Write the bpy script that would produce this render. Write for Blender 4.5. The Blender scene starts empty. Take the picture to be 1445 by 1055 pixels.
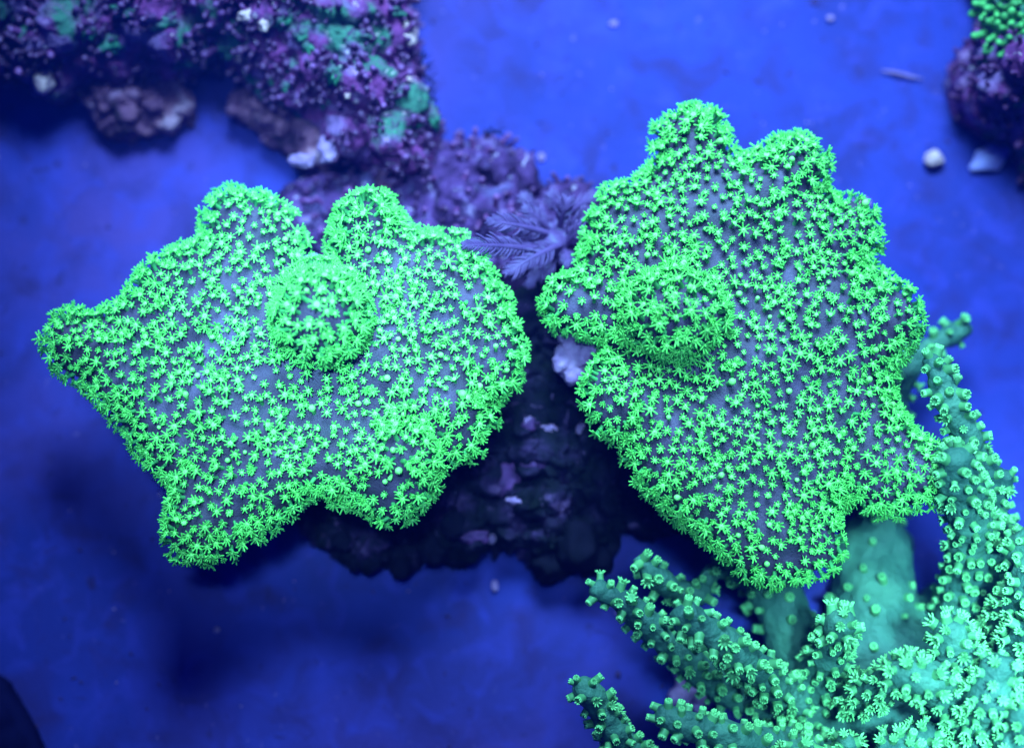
import bpy, bmesh, math, random
import numpy as np
from mathutils import Vector, Matrix, noise, geometry, Euler
from mathutils.bvhtree import BVHTree

# ------------------------------------------------------------------ scale and camera
# Everything is laid out in small units (1 unit = 0.2 mm) and turned into metres by U.
U = 0.0002
W, H = 1445.0, 1055.0
ZF = 285.0                 # height of the sharp plane above the tank floor
DIST = 2350.0              # lens to sharp plane
TILT = math.radians(8)
TGT = Vector((0, 0, ZF))
CAM = TGT + Vector((0, -math.sin(TILT), math.cos(TILT))) * DIST
RX, UPV, FW = Vector((1, 0, 0)), Vector((0, math.cos(TILT), math.sin(TILT))), (TGT - CAM).normalized()

def at(px, py, z):
    """point at height z seen at picture position (px, py)"""
    d = FW * DIST + RX * (px - W / 2) - UPV * (py - H / 2)
    t = (z - CAM.z) / d.z
    return CAM + d * t

scene = bpy.context.scene
col = scene.collection
cd = bpy.data.cameras.new('camera')
cam = bpy.data.objects.new('camera', cd)
col.objects.link(cam)
cam.location = CAM * U
cam.rotation_euler = (TILT, 0, 0)
cd.sensor_fit = 'HORIZONTAL'
cd.sensor_width = 36
cd.lens = 36 * DIST / W
cd.clip_start = 0.01
cd.clip_end = 20
cd.dof.use_dof = True
cd.dof.focus_distance = DIST * U
cd.dof.aperture_fstop = (cd.lens / 1000) / 0.018
scene.camera = cam

# ------------------------------------------------------------------ light
world = bpy.data.worlds.new('World')
scene.world = world
world.use_nodes = True
bg = world.node_tree.nodes['Background']
bg.inputs[0].default_value = (0.0, 0.006, 0.5, 1)      # blue light scattered by the water
bg.inputs[1].default_value = 0.44

def area(name, loc, target, sx, sy, power, color, spread=180):
    l = bpy.data.lights.new(name, 'AREA')
    l.shape = 'RECTANGLE'
    l.size, l.size_y = sx, sy
    l.energy = power
    l.color = color
    l.spread = math.radians(spread)
    o = bpy.data.objects.new(name, l)
    col.objects.link(o)
    o.location = loc
    o.rotation_euler = (Vector(target) - Vector(loc)).to_track_quat('-Z', 'Y').to_euler()
    return o
area('tank_and_fill_lamp', (0.04, 0.34, 0.44), (0.035, 0.12, 0.03), 0.24, 0.16, 2.2, (0.25, 0.88, 1.0), 66)
area('tank_and_fill_lamp', (0.19, -0.05, 0.60), (0.165, -0.105, 0.05), 0.07, 0.07, 0.36, (0.22, 0.95, 1.0), 21)  # added fill lamp, brightens the near corner of the finger coral
area('tank_and_fill_lamp', (0.08, 0.02, 0.66), (0.075, -0.02, 0.05), 0.07, 0.07, 0.045, (0.23, 0.88, 1.0), 17)  # added fill lamp over the broad hump coral
area('tank_and_fill_lamp', (-0.05, 0.04, 0.66), (-0.055, 0.015, 0.05), 0.07, 0.07, 0.12, (0.23, 0.88, 1.0), 15)  # added fill lamp that lifts the shaggy knob

vs = scene.view_settings
vs.view_transform = 'Standard'
vs.look = 'None'
vs.exposure = 0
vs.gamma = 1
vs.use_curve_mapping = False

rng = random.Random(11)
nprng = np.random.default_rng(5)

# ------------------------------------------------------------------ materials
def mat(name, stops, scale=200.0, detail=6.0, rough=0.6, bump=0.0, bscale=900.0, spec=0.3, sss=0.0,
        sssr=(0.2, 1, 0.4), patch=None, rnd=0.0, coord='Object', dist=0.0, transl=0.0, bdist=0.0006):
    m = bpy.data.materials.new(name)
    m.use_nodes = True
    nt = m.node_tree
    N, L = nt.nodes, nt.links
    b = N['Principled BSDF']
    tc = N.new('ShaderNodeTexCoord')
    nz = N.new('ShaderNodeTexNoise')
    nz.inputs['Scale'].default_value = scale
    nz.inputs['Detail'].default_value = detail
    nz.inputs['Distortion'].default_value = dist
    L.new(tc.outputs[coord], nz.inputs['Vector'])
    cr = N.new('ShaderNodeValToRGB')
    while len(cr.color_ramp.elements) < len(stops):
        cr.color_ramp.elements.new(0.5)
    for e, (p, c) in zip(cr.color_ramp.elements, stops):
        e.position = p
        e.color = (*c, 1)
    L.new(nz.outputs['Fac'], cr.inputs['Fac'])
    out = cr.outputs['Color']
    if patch:                                  # (scale, low, high, colour)
        for (ps, lo, hi, pc) in patch:
            n2 = N.new('ShaderNodeTexNoise')
            n2.inputs['Scale'].default_value = ps
            n2.inputs['Detail'].default_value = 5
            n2.inputs['Distortion'].default_value = 0.6
            mp = N.new('ShaderNodeMapping')
            mp.inputs['Location'].default_value = (ps * 0.013, lo * 3.1, hi)
            L.new(tc.outputs[coord], mp.inputs['Vector'])
            L.new(mp.outputs['Vector'], n2.inputs['Vector'])
            mr = N.new('ShaderNodeMapRange')
            mr.inputs['From Min'].default_value = lo
            mr.inputs['From Max'].default_value = hi
            L.new(n2.outputs['Fac'], mr.inputs['Value'])
            mx = N.new('ShaderNodeMix')
            mx.data_type = 'RGBA'
            mx.inputs['B'].default_value = (0, 0, 0, 1)
            mx.inputs[7].default_value = (*pc, 1)
            L.new(mr.outputs['Result'], mx.inputs[0])
            L.new(out, mx.inputs[6])
            out = mx.outputs[2]
    if rnd:
        oi = N.new('ShaderNodeObjectInfo')
        hs = N.new('ShaderNodeHueSaturation')
        mr = N.new('ShaderNodeMapRange')
        mr.inputs['To Min'].default_value = 1 - rnd
        mr.inputs['To Max'].default_value = 1 + rnd * 0.5
        L.new(oi.outputs['Random'], mr.inputs['Value'])
        L.new(mr.outputs['Result'], hs.inputs['Value'])
        L.new(out, hs.inputs['Color'])
        out = hs.outputs['Color']
    L.new(out, b.inputs['Base Color'])
    b.inputs['Roughness'].default_value = rough
    b.inputs['Specular IOR Level'].default_value = spec
    if sss:
        b.inputs['Subsurface Weight'].default_value = sss
        b.inputs['Subsurface Radius'].default_value = sssr
        b.inputs['Subsurface Scale'].default_value = 0.0012
    if bump:
        n3 = N.new('ShaderNodeTexNoise')
        n3.inputs['Scale'].default_value = bscale
        n3.inputs['Detail'].default_value = 5
        L.new(tc.outputs[coord], n3.inputs['Vector'])
        bp = N.new('ShaderNodeBump')
        bp.inputs['Strength'].default_value = bump
        bp.inputs['Distance'].default_value = bdist
        L.new(n3.outputs['Fac'], bp.inputs['Height'])
        L.new(bp.outputs['Normal'], b.inputs['Normal'])
    if transl:
        tr = N.new('ShaderNodeBsdfTranslucent')
        L.new(out, tr.inputs['Color'])
        ms = N.new('ShaderNodeMixShader')
        ms.inputs[0].default_value = transl
        L.new(b.outputs[0], ms.inputs[1])
        L.new(tr.outputs[0], ms.inputs[2])
        L.new(ms.outputs[0], N['Material Output'].inputs['Surface'])
    return m

M = {}
M['floor'] = mat('floor_plate', [(0.3, (0.018, 0.014, 0.18)), (0.5, (0.028, 0.021, 0.24)), (0.7, (0.036, 0.027, 0.29))],
                 scale=9, detail=9, rough=0.75, bump=0.25, bscale=1500, spec=0.15, coord='Object',
                 patch=[(7, 0.46, 0.66, (0.085, 0.026, 0.22)), (18, 0.46, 0.74, (0.026, 0.013, 0.13)), (60, 0.48, 0.80, (0.034, 0.010, 0.10)), (95, 0.50, 0.85, (0.05, 0.03, 0.34)), (190, 0.62, 0.80, (0.03, 0.008, 0.07)), (420, 0.68, 0.78, (0.18, 0.07, 0.32))])
M['tissue'] = mat('leather_tissue', [(0.3, (0.048, 0.024, 0.055)), (0.5, (0.082, 0.036, 0.09)), (0.7, (0.125, 0.055, 0.145))],
                  scale=90, detail=7, rough=0.6, bump=0.5, bscale=1700, spec=0.25,
                  patch=[(45, 0.56, 0.70, (0.17, 0.08, 0.20)), (110, 0.56, 0.70, (0.045, 0.032, 0.065))])
M['stalk'] = mat('leather_stalk', [(0.3, (0.18, 0.16, 0.26)), (0.7, (0.30, 0.24, 0.38))], scale=60, rough=0.7, bump=0.5, bscale=500)
M['tent'] = mat('polyp_tentacle', [(0.3, (0.18, 0.58, 0.12)), (0.5, (0.25, 0.74, 0.17)), (0.7, (0.37, 0.88, 0.25))], scale=330, rough=0.5, spec=0.2, rnd=0.2, transl=0.38)
M['disc'] = mat('polyp_disc', [(0.3, (0.27, 0.70, 0.14)), (0.7, (0.44, 0.88, 0.26))], scale=330, rough=0.5, spec=0.2, rnd=0.18)
M['tube'] = mat('polyp_tube', [(0.3, (0.10, 0.38, 0.13)), (0.7, (0.16, 0.52, 0.18))], scale=120, rough=0.5, spec=0.25, rnd=0.25, transl=0.3)
M['fbody'] = mat('finger_tissue', [(0.3, (0.025, 0.06, 0.06)), (0.5, (0.055, 0.12, 0.10)), (0.7, (0.11, 0.21, 0.16))], scale=60, detail=7,
                 rough=0.55, bump=1.0, bscale=520, spec=0.3, bdist=0.001)
M['ftube'] = mat('finger_polyp', [(0.3, (0.11, 0.26, 0.12)), (0.7, (0.20, 0.44, 0.18))], scale=260, rough=0.5, spec=0.3, rnd=0.25, transl=0.2)
M['ftip'] = mat('finger_polyp_tip', [(0.3, (0.21, 0.48, 0.18)), (0.7, (0.38, 0.74, 0.31))], scale=260, rough=0.5, spec=0.3, rnd=0.2)
M['rock'] = mat('live_rock', [(0.30, (0.03, 0.006, 0.035)), (0.42, (0.13, 0.016, 0.11)), (0.52, (0.22, 0.026, 0.16)), (0.60, (0.19, 0.045, 0.20)), (0.72, (0.48, 0.16, 0.40))],
                scale=110, detail=9, rough=0.85, bump=1.0, bscale=420, spec=0.15, dist=0.6, bdist=0.0015,
                patch=[(48, 0.54, 0.62, (0.05, 0.10, 0.09)), (62, 0.58, 0.66, (0.22, 0.07, 0.24)), (260, 0.64, 0.72, (0.75, 0.35, 0.5))])
M['rock_violet'] = mat('violet_rock', [(0.30, (0.02, 0.005, 0.03)), (0.44, (0.055, 0.010, 0.07)), (0.56, (0.10, 0.022, 0.13)), (0.72, (0.24, 0.09, 0.28))],
                scale=130, detail=9, rough=0.85, bump=1.0, bscale=420, spec=0.15, dist=0.6, bdist=0.0015,
                patch=[(80, 0.58, 0.68, (0.11, 0.045, 0.17)), (280, 0.64, 0.72, (0.5, 0.22, 0.45))])
M['rock_brown'] = mat('bare_rock', [(0.32, (0.02, 0.006, 0.014)), (0.45, (0.14, 0.03, 0.09)), (0.58, (0.27, 0.065, 0.14)), (0.72, (0.46, 0.17, 0.32))],
                      scale=90, detail=9, rough=0.85, bump=1.0, bscale=380, spec=0.15, bdist=0.0015,
                      patch=[(70, 0.58, 0.66, (0.4, 0.13, 0.3))])
M['rock_dark'] = mat('painted_shade_rock', [(0.40, (0.002, 0.001, 0.004)), (0.54, (0.009, 0.003, 0.018)), (0.65, (0.035, 0.009, 0.055)), (0.76, (0.2, 0.06, 0.2))],  # shade beneath the corals is put into this near-black rock colour
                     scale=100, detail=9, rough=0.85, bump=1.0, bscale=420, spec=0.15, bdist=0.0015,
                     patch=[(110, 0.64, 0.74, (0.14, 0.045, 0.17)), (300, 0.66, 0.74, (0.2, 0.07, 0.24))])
M['black'] = mat('black_sponge', [(0.3, (0.004, 0.003, 0.008)), (0.7, (0.012, 0.006, 0.02))], scale=100, rough=0.95, spec=0.05, bump=0.4, bscale=600)
M['pale'] = mat('pale_rock', [(0.3, (0.22, 0.07, 0.24)), (0.5, (0.36, 0.13, 0.36)), (0.7, (0.5, 0.2, 0.46))], scale=130, detail=8, rough=0.8,
                bump=0.8, bscale=600, spec=0.2, patch=[(330, 0.62, 0.68, (0.16, 0.07, 0.2))])
M['white'] = mat('bleached_shell', [(0.3, (0.45, 0.14, 0.24)), (0.6, (0.8, 0.33, 0.42))], scale=150, rough=0.6, bump=0.4, bscale=700)
M['blue_shell'] = mat('blue_shell', [(0.3, (0.36, 0.2, 0.62)), (0.7, (0.5, 0.27, 0.78))], scale=150, rough=0.5, bump=0.2, bscale=500)
M['purple'] = mat('purple_sponge', [(0.35, (0.04, 0.006, 0.06)), (0.7, (0.20, 0.035, 0.22))], scale=180, rough=0.8, bump=0.8, bscale=700)
M['nod_p'] = mat('nodule_purple', [(0.3, (0.09, 0.010, 0.08)), (0.7, (0.22, 0.03, 0.18))], scale=150, rough=0.7, bump=0.4, bscale=900, rnd=0.5)
M['nod_l'] = mat('nodule_tip', [(0.35, (0.12, 0.02, 0.12)), (0.55, (0.24, 0.05, 0.22)), (0.72, (0.5, 0.15, 0.42))], scale=150, rough=0.6, rnd=0.45)
M['green_crust'] = mat('green_crust', [(0.40, (0.09, 0.02, 0.09)), (0.5, (0.05, 0.09, 0.09)), (0.62, (0.05, 0.19, 0.12))], scale=140, rough=0.6, bump=0.6, bscale=800)
M['feather'] = mat('feather_tissue', [(0.3, (0.15, 0.045, 0.22)), (0.7, (0.27, 0.09, 0.35))], scale=120, rough=0.5, spec=0.3, transl=0.3, rnd=0.2)
M['nod_g'] = mat('green_bead', [(0.3, (0.06, 0.2, 0.06)), (0.7, (0.14, 0.38, 0.12))], scale=150, rough=0.6, rnd=0.4)
M['silt'] = mat('silt', [(0.3, (0.03, 0.008, 0.06)), (0.7, (0.07, 0.016, 0.12))], scale=80, rough=0.9)
M['navy'] = mat('navy_stone', [(0.3, (0.004, 0.003, 0.02)), (0.7, (0.010, 0.006, 0.05))], scale=40, rough=0.95, spec=0.0, bump=0.3, bscale=200)

# ------------------------------------------------------------------ object helpers
def new_mesh(name, V, F, mats, midx=None, smooth=True):
    """V in small units (n,3); F list of faces"""
    me = bpy.data.meshes.new(name)
    V = np.asarray(V, dtype=float) * U
    me.from_pydata(V.tolist(), [], [list(map(int, f)) for f in F])
    for m in mats:
        me.materials.append(m)
    if midx is not None:
        me.polygons.foreach_set('material_index', np.asarray(midx, dtype=np.int32))
    if smooth:
        me.polygons.foreach_set('use_smooth', [True] * len(me.polygons))
    me.update()
    return me

def link(name, me, parent=None, loc=None):
    o = bpy.data.objects.new(name, me)
    col.objects.link(o)
    if loc is not None:
        o.location = Vector(loc) * U
    if parent is not None:
        o.parent = parent
    return o

def thing(name, label, cat, base, group=None):
    o = bpy.data.objects.new(name, None)
    o.empty_display_size = 0.01
    col.objects.link(o)
    o.location = Vector(base) * U
    o['label'] = label
    o['category'] = cat
    if group:
        o['group'] = group
    return o

def tag(o, label, cat, group=None):
    o['label'] = label
    o['category'] = cat
    if group:
        o['group'] = group
    return o

def ico(sub):
    bm = bmesh.new()
    bmesh.ops.create_icosphere(bm, subdivisions=sub, radius=1)
    V = np.array([v.co[:] for v in bm.verts])
    F = [[v.index for v in f.verts] for f in bm.faces]
    bm.free()
    return V, F
ICO = {s: ico(s) for s in (1, 2, 3)}

class Soup:
    """closed shells collected in small units, fused by a voxel remesh"""
    def __init__(s):
        s.V, s.F, s.n = [], [], 0
    def add(s, V, F):
        s.V.append(np.asarray(V, float))
        s.F += [[i + s.n for i in f] for f in F]
        s.n += len(V)
    def ball(s, c, r, sub=2, rot=None):
        V, F = ICO[sub]
        r = np.array(r if hasattr(r, '__len__') else (r, r, r), float)
        P = V * r
        if rot is not None:
            P = P @ np.array(Euler(rot).to_matrix()).T
        s.add(P + np.array(c[:]), F)
    def capsule(s, pts):
        """chain of (Vector, radius)"""
        for (a, ra), (b, rb) in zip(pts[:-1], pts[1:]):
            n = max(2, int((b - a).length / (0.35 * min(ra, rb))) + 1)
            for i in range(n + 1):
                t = i / n
                s.ball(a.lerp(b, t), ra + (rb - ra) * t, 2)
    def fuse(s, voxel, smooth=6, fac=0.5):
        me = bpy.data.meshes.new('tmp')
        me.from_pydata(np.concatenate(s.V).tolist(), [], s.F)
        o = bpy.data.objects.new('tmp', me)
        col.objects.link(o)
        r = o.modifiers.new('r', 'REMESH')
        r.mode = 'VOXEL'
        r.voxel_size = voxel
        if smooth:
            m = o.modifiers.new('s', 'SMOOTH')
            m.factor = fac
            m.iterations = smooth
        dg = bpy.context.evaluated_depsgraph_get()
        ev = o.evaluated_get(dg)
        out = ev.to_mesh()
        n = len(out.vertices)
        V = np.empty(n * 3)
        out.vertices.foreach_get('co', V)
        V = V.reshape(-1, 3)
        F = [list(p.vertices) for p in out.polygons]
        ev.to_mesh_clear()
        bpy.data.objects.remove(o)
        bpy.data.meshes.remove(me)
        return V, F

def normals(V, F):
    nv = np.zeros_like(V)
    Q = np.array([f if len(f) == 4 else f + [f[-1]] for f in F])
    n = np.cross(V[Q[:, 2]] - V[Q[:, 0]], V[Q[:, 3]] - V[Q[:, 1]])
    z = np.linalg.norm(n, axis=1) < 1e-9
    n[z] = np.cross(V[Q[z, 1]] - V[Q[z, 0]], V[Q[z, 2]] - V[Q[z, 0]])
    for k in range(4):
        np.add.at(nv, Q[:, k], n)
    l = np.linalg.norm(nv, axis=1, keepdims=True)
    return nv / np.maximum(l, 1e-9)

def rough_up(V, F, layers, seed=0):
    """push vertices along the normal by layers of (kind, wavelength, amplitude)"""
    N = normals(V, F)
    d = np.zeros(len(V))
    off = Vector((seed * 17.3, seed * 7.7, seed * 3.1))
    for kind, wl, amp in layers:
        for i, p in enumerate(V):
            q = Vector(p) / wl + off
            if kind == 'n':
                d[i] += amp * noise.noise(q)
            elif kind == 'f':
                d[i] += amp * noise.fractal(q, 1.0, 2.1, 4)
            elif kind == 'r':
                d[i] += amp * (1 - 2 * abs(noise.noise(q)))
            else:
                dd, _ = noise.voronoi(q)
                d[i] += amp * (0.5 - dd[0])
    return V + N * d[:, None]

def smooth_outline(pts, step=8.0):
    """closed Catmull-Rom through pts, resampled"""
    n = len(pts)
    out = []
    P = [Vector(p) for p in pts]
    for i in range(n):
        p0, p1, p2, p3 = P[i - 1], P[i], P[(i + 1) % n], P[(i + 2) % n]
        m = max(2, int((p2 - p1).length / step))
        for k in range(m):
            t = k / m
            out.append(0.5 * ((2 * p1) + (p2 - p0) * t + (2 * p0 - 5 * p1 + 4 * p2 - p3) * t * t + (3 * p1 - p0 - 3 * p2 + p3) * t ** 3))
    return np.array([(v.x, v.y) for v in out])

def inset(poly, d):
    n = len(poly)
    t = np.roll(poly, -2, 0) - np.roll(poly, 2, 0)
    t /= np.maximum(np.linalg.norm(t, axis=1, keepdims=True), 1e-9)
    nrm = np.stack([-t[:, 1], t[:, 0]], 1)
    a = 0.5 * np.sum(poly[:, 0] * np.roll(poly[:, 1], -1) - np.roll(poly[:, 0], -1) * poly[:, 1])
    return poly + nrm * (d if a > 0 else -d)

def inside(poly, P):
    x, y = P[:, 0], P[:, 1]
    r = np.zeros(len(P), bool)
    x1, y1 = poly[:, 0], poly[:, 1]
    x2, y2 = np.roll(x1, -1), np.roll(y1, -1)
    for a, b, c, d in zip(x1, y1, x2, y2):
        if b == d:
            continue
        k = ((b > y) != (d > y)) & (x < (c - a) * (y - b) / (d - b) + a)
        r ^= k
    return r

def edge_dist(poly, P):
    a, b = poly, np.roll(poly, -1, 0)
    best = np.full(len(P), 1e9)
    for p, q in zip(a, b):
        e = q - p
        l = max(e @ e, 1e-9)
        t = np.clip(((P - p) @ e) / l, 0, 1)
        best = np.minimum(best, np.linalg.norm(P - (p + t[:, None] * e), axis=1))
    return best

def slab(poly, topf, botf, step=14):
    """closed shell over a plan outline, with a top and a bottom height function of (P, edge distance)"""
    lo, hi = poly.min(0), poly.max(0)
    gx, gy = np.meshgrid(np.arange(lo[0], hi[0], step), np.arange(lo[1], hi[1], step))
    G = np.stack([gx.ravel(), gy.ravel()], 1)
    G = G + nprng.uniform(-2, 2, G.shape)
    G = G[inside(poly, G)]
    G = G[edge_dist(poly, G) > step * 0.5]
    A = np.concatenate([poly, G])
    nb = len(poly)
    res = geometry.delaunay_2d_cdt([Vector(p) for p in A], [], [list(range(nb))], 1, 1e-4)
    P = np.array([v[:] for v in res[0]])
    F = [list(f) for f in res[2]]
    d = edge_dist(poly, P)
    n = len(P)
    T = np.column_stack([P, topf(P, d)])
    B = np.column_stack([P, botf(P, d)])
    cnt = {}
    for f in F:
        for i in range(len(f)):
            e = (f[i], f[(i + 1) % len(f)])
            cnt[e] = 1
    side = [[a, a + n, b + n, b] for (a, b) in cnt if (b, a) not in cnt]
    return np.concatenate([T, B]), F + [[i + n for i in reversed(f)] for f in F] + side

def scatter(V, F, radf, accept, n_cand, seed):
    """blue-noise points on a surface: radf(p, n) spacing, accept(p, n) -> bool. returns list of (p, n)"""
    r = np.random.default_rng(seed)
    N = normals(V, F)
    T = np.array([t for f in F for t in ([f[:3]] if len(f) == 3 else [[f[0], f[1], f[2]], [f[0], f[2], f[3]]])])
    a, b, c = V[T[:, 0]], V[T[:, 1]], V[T[:, 2]]
    ar = np.linalg.norm(np.cross(b - a, c - a), axis=1)
    k = r.choice(len(T), n_cand, p=ar / ar.sum())
    u, v = r.random(n_cand), r.random(n_cand)
    fl = u + v > 1
    u[fl], v[fl] = 1 - u[fl], 1 - v[fl]
    w = 1 - u - v
    P = a[k] * w[:, None] + b[k] * u[:, None] + c[k] * v[:, None]
    Q = N[T[k, 0]] * w[:, None] + N[T[k, 1]] * u[:, None] + N[T[k, 2]] * v[:, None]
    Q /= np.linalg.norm(Q, axis=1, keepdims=True)
    cell = 22.0
    grid = {}
    out = []
    for p, n in zip(P, Q):
        if not accept(p, n):
            continue
        rad = radf(p, n)
        ci = (int(p[0] // cell), int(p[1] // cell), int(p[2] // cell))
        ok = True
        for dx in (-1, 0, 1):
            for dy in (-1, 0, 1):
                for dz in (-1, 0, 1):
                    for q, qr in grid.get((ci[0] + dx, ci[1] + dy, ci[2] + dz), ()):
                        m = min(rad, qr)
                        if (p[0] - q[0]) ** 2 + (p[1] - q[1]) ** 2 + (p[2] - q[2]) ** 2 < m * m:
                            ok = False
                            break
                    if not ok: break
                if not ok: break
            if not ok: break
        if ok:
            grid.setdefault(ci, []).append((p, rad))
            out.append((Vector(p), Vector(n)))
    return out

def frame_mat(p, axis, spin, s):
    z = axis.normalized()
    q = z.to_track_quat('Z', 'Y')
    return Matrix.Translation(p) @ q.to_matrix().to_4x4() @ Matrix.Rotation(spin, 4, 'Z') @ Matrix.Scale(s, 4)

def place_pieces(root, name, variants, places, mats, limit=300, stuff_name=None):
    """variants: list of (V,F,midx). places: (Matrix in small units, variant, size weight). The largest become parts, the rest one stuff part."""
    meshes = [new_mesh(name, V, F, mats, mi) for V, F, mi in variants]
    base = root.location / U
    places = sorted(places, key=lambda q: -q[2])
    toroot = Matrix.Translation(-base)
    for mtx, k, _ in places[:limit]:
        o = bpy.data.objects.new(name, meshes[k])
        col.objects.link(o)
        o.parent = root
        l = toroot @ mtx
        l.translation = l.translation * U
        o.matrix_basis = l
    rest = places[limit:]
    if rest:
        VV, FF, MI, n = [], [], [], 0
        for mtx, k, _ in rest:
            V, F, mi = variants[k]
            m = np.array(toroot @ mtx)
            VV.append(V @ m[:3, :3].T + m[:3, 3])
            FF += [[i + n for i in f] for f in F]
            MI += list(mi)
            n += len(V)
        o = link(stuff_name or name + '_cover', new_mesh(name + '_cover', np.concatenate(VV), FF, mats, MI), root)
        o['kind'] = 'stuff'

# ------------------------------------------------------------------ tank floor
S = 4200
n = 60
g = np.linspace(-S, S, n)
V = [(x, y + 300, 5.0 * noise.noise(Vector((x / 500, y / 500, 3)))) for y in g for x in g]
F = [[j * n + i, j * n + i + 1, (j + 1) * n + i + 1, (j + 1) * n + i] for j in range(n - 1) for i in range(n - 1)]
fl = link('ground', new_mesh('ground', V, F, [M['floor']]))
fl['kind'] = 'structure'

# ------------------------------------------------------------------ leather corals
def tube_rings(rings, seg, cap=True):
    """rings of (centre, xdir, ydir) -> V,F quads; cap closes the end with a fan"""
    V, F = [], []
    for c, x, y in rings:
        for k in range(seg):
            a = 2 * math.pi * k / seg
            V.append(np.array(c) + np.array(x) * math.cos(a) + np.array(y) * math.sin(a))
    for r in range(len(rings) - 1):
        for k in range(seg):
            F.append([r * seg + k, r * seg + (k + 1) % seg, (r + 1) * seg + (k + 1) % seg, (r + 1) * seg + k])
    if cap:
        V.append(np.array(rings[-1][0]))
        c = len(V) - 1
        b = (len(rings) - 1) * seg
        for k in range(seg):
            F.append([b + k, b + (k + 1) % seg, c])
    return V, F

def polyp_mesh(elev, curl, length, r, hgt, nt=8):
    """open polyp: tube, disc and eight tentacles. material 0 tube, 1 disc, 2 tentacle"""
    V, F, MI = [], [], []
    def put(v, f, m):
        b = len(V)
        V.extend(v)
        F.extend([[i + b for i in q] for q in f])
        MI.extend([m] * len(f))
    lean = np.array([r.uniform(-1.5, 1.5), r.uniform(-1.5, 1.5), 0])
    zs = [(-5, 3.3), (hgt * 0.5, 2.7), (hgt - 2, 3.2), (hgt, 4.1)]
    cs = [lean * max(0, z / hgt) for z, _ in zs]
    rings = [((c[0], c[1], z), (q, 0, 0), (0, q, 0)) for c, (z, q) in zip(cs, zs)]
    put(*tube_rings(rings, 8, False), 0)
    cz = hgt
    c0 = np.array([lean[0], lean[1], cz])
    rings = [(c0, (4.1, 0, 0), (0, 4.1, 0)), (c0 + (0, 0, 0.7), (3.0, 0, 0), (0, 3.0, 0)), (c0 + (0, 0, 0.2), (1.4, 0, 0), (0, 1.4, 0)),
             (c0 + (0, 0, 1.5), (0.9, 0, 0), (0, 0.9, 0))]
    put(*tube_rings(rings, 8), 1)
    for k in range(nt):
        a = 2 * math.pi * (k + r.uniform(-0.22, 0.22)) / nt
        e = elev + r.uniform(-0.38, 0.38)
        L = length * r.uniform(0.66, 1.15)
        side = np.array([-math.sin(a), math.cos(a), 0])
        p = c0 + np.array([math.cos(a), math.sin(a), 0]) * 3.1 + (0, 0, -0.2)
        rings = []
        ns = 4
        sw = r.uniform(-0.18, 0.18)
        for i in range(ns + 1):
            t = i / ns
            ee = e + curl * t
            aa = a + sw * t
            dv = np.array([math.cos(aa) * math.cos(ee), math.sin(aa) * math.cos(ee), math.sin(ee)])
            if i:
                p = p + dv * L / ns
            up = np.cross(dv, side)
            wd = (1.45, 1.3, 1.2, 1.25, 0.9)[i]
            rings.append((p, side * wd, up * wd * 0.8))
        put(*tube_rings(rings, 5), 2)
    return np.array(V), F, MI

def closed_polyp(r, hgt, rad):
    V, F, MI = [], [], []
    zs = [(-5, 3.0), (hgt * 0.5, 2.8), (hgt - 1, rad * 0.8), (hgt + rad * 0.5, rad), (hgt + rad * 1.2, rad * 0.8), (hgt + rad * 1.5, rad * 0.3)]
    rings = [((0, 0, z), (q, 0, 0), (0, q, 0)) for z, q in zs]
    v, f = tube_rings(rings, 9)
    V += v
    F += f
    MI += [0] * 9 + [1] * (len(f) - 9)
    b = len(V)
    for k in range(8):                                  # stubs of folded tentacles
        a = 2 * math.pi * k / 8
        c = np.array([math.cos(a), math.sin(a), 0]) * rad * 0.7 + (0, 0, hgt + rad * 0.9)
        iv, jf = ICO[1]
        V += list(iv[:, :] * 0.9 + c)
        F += [[i + b for i in q] for q in jf]
        MI += [2] * len(jf)
        b = len(V)
    return np.array(V), F, MI

pr = random.Random(3)
OPEN = []
for e, c in ((0.25, 0.3), (0.4, 0.3), (0.5, 0.1), (0.35, -0.4), (0.65, 0.3), (0.2, -0.1), (0.8, 0.2), (0.55, 0.5), (0.95, -0.3), (0.6, -0.6), (0.3, 0.7), (1.0, 0.1)):
    OPEN.append(polyp_mesh(e, c, pr.uniform(6.3, 7.6), pr, pr.uniform(8, 12)))
TALL = [polyp_mesh(e, c, pr.uniform(6.8, 8.2), pr, pr.uniform(12, 17)) for e, c in ((0.35, 0.2), (0.55, 0.1), (0.2, 0.2), (0.75, 0.0))]
HALF = [polyp_mesh(1.05, 0.2, 4.2, pr, 9), polyp_mesh(0.9, 0.5, 3.6, pr, 8)]
SHUT = [closed_polyp(pr, 7, 4.2), closed_polyp(pr, 10, 4.8)]
POLYPS = OPEN + TALL + HALF + SHUT
iO, iT, iH, iS = range(0, 12), range(12, 16), range(16, 18), range(18, 20)

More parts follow.
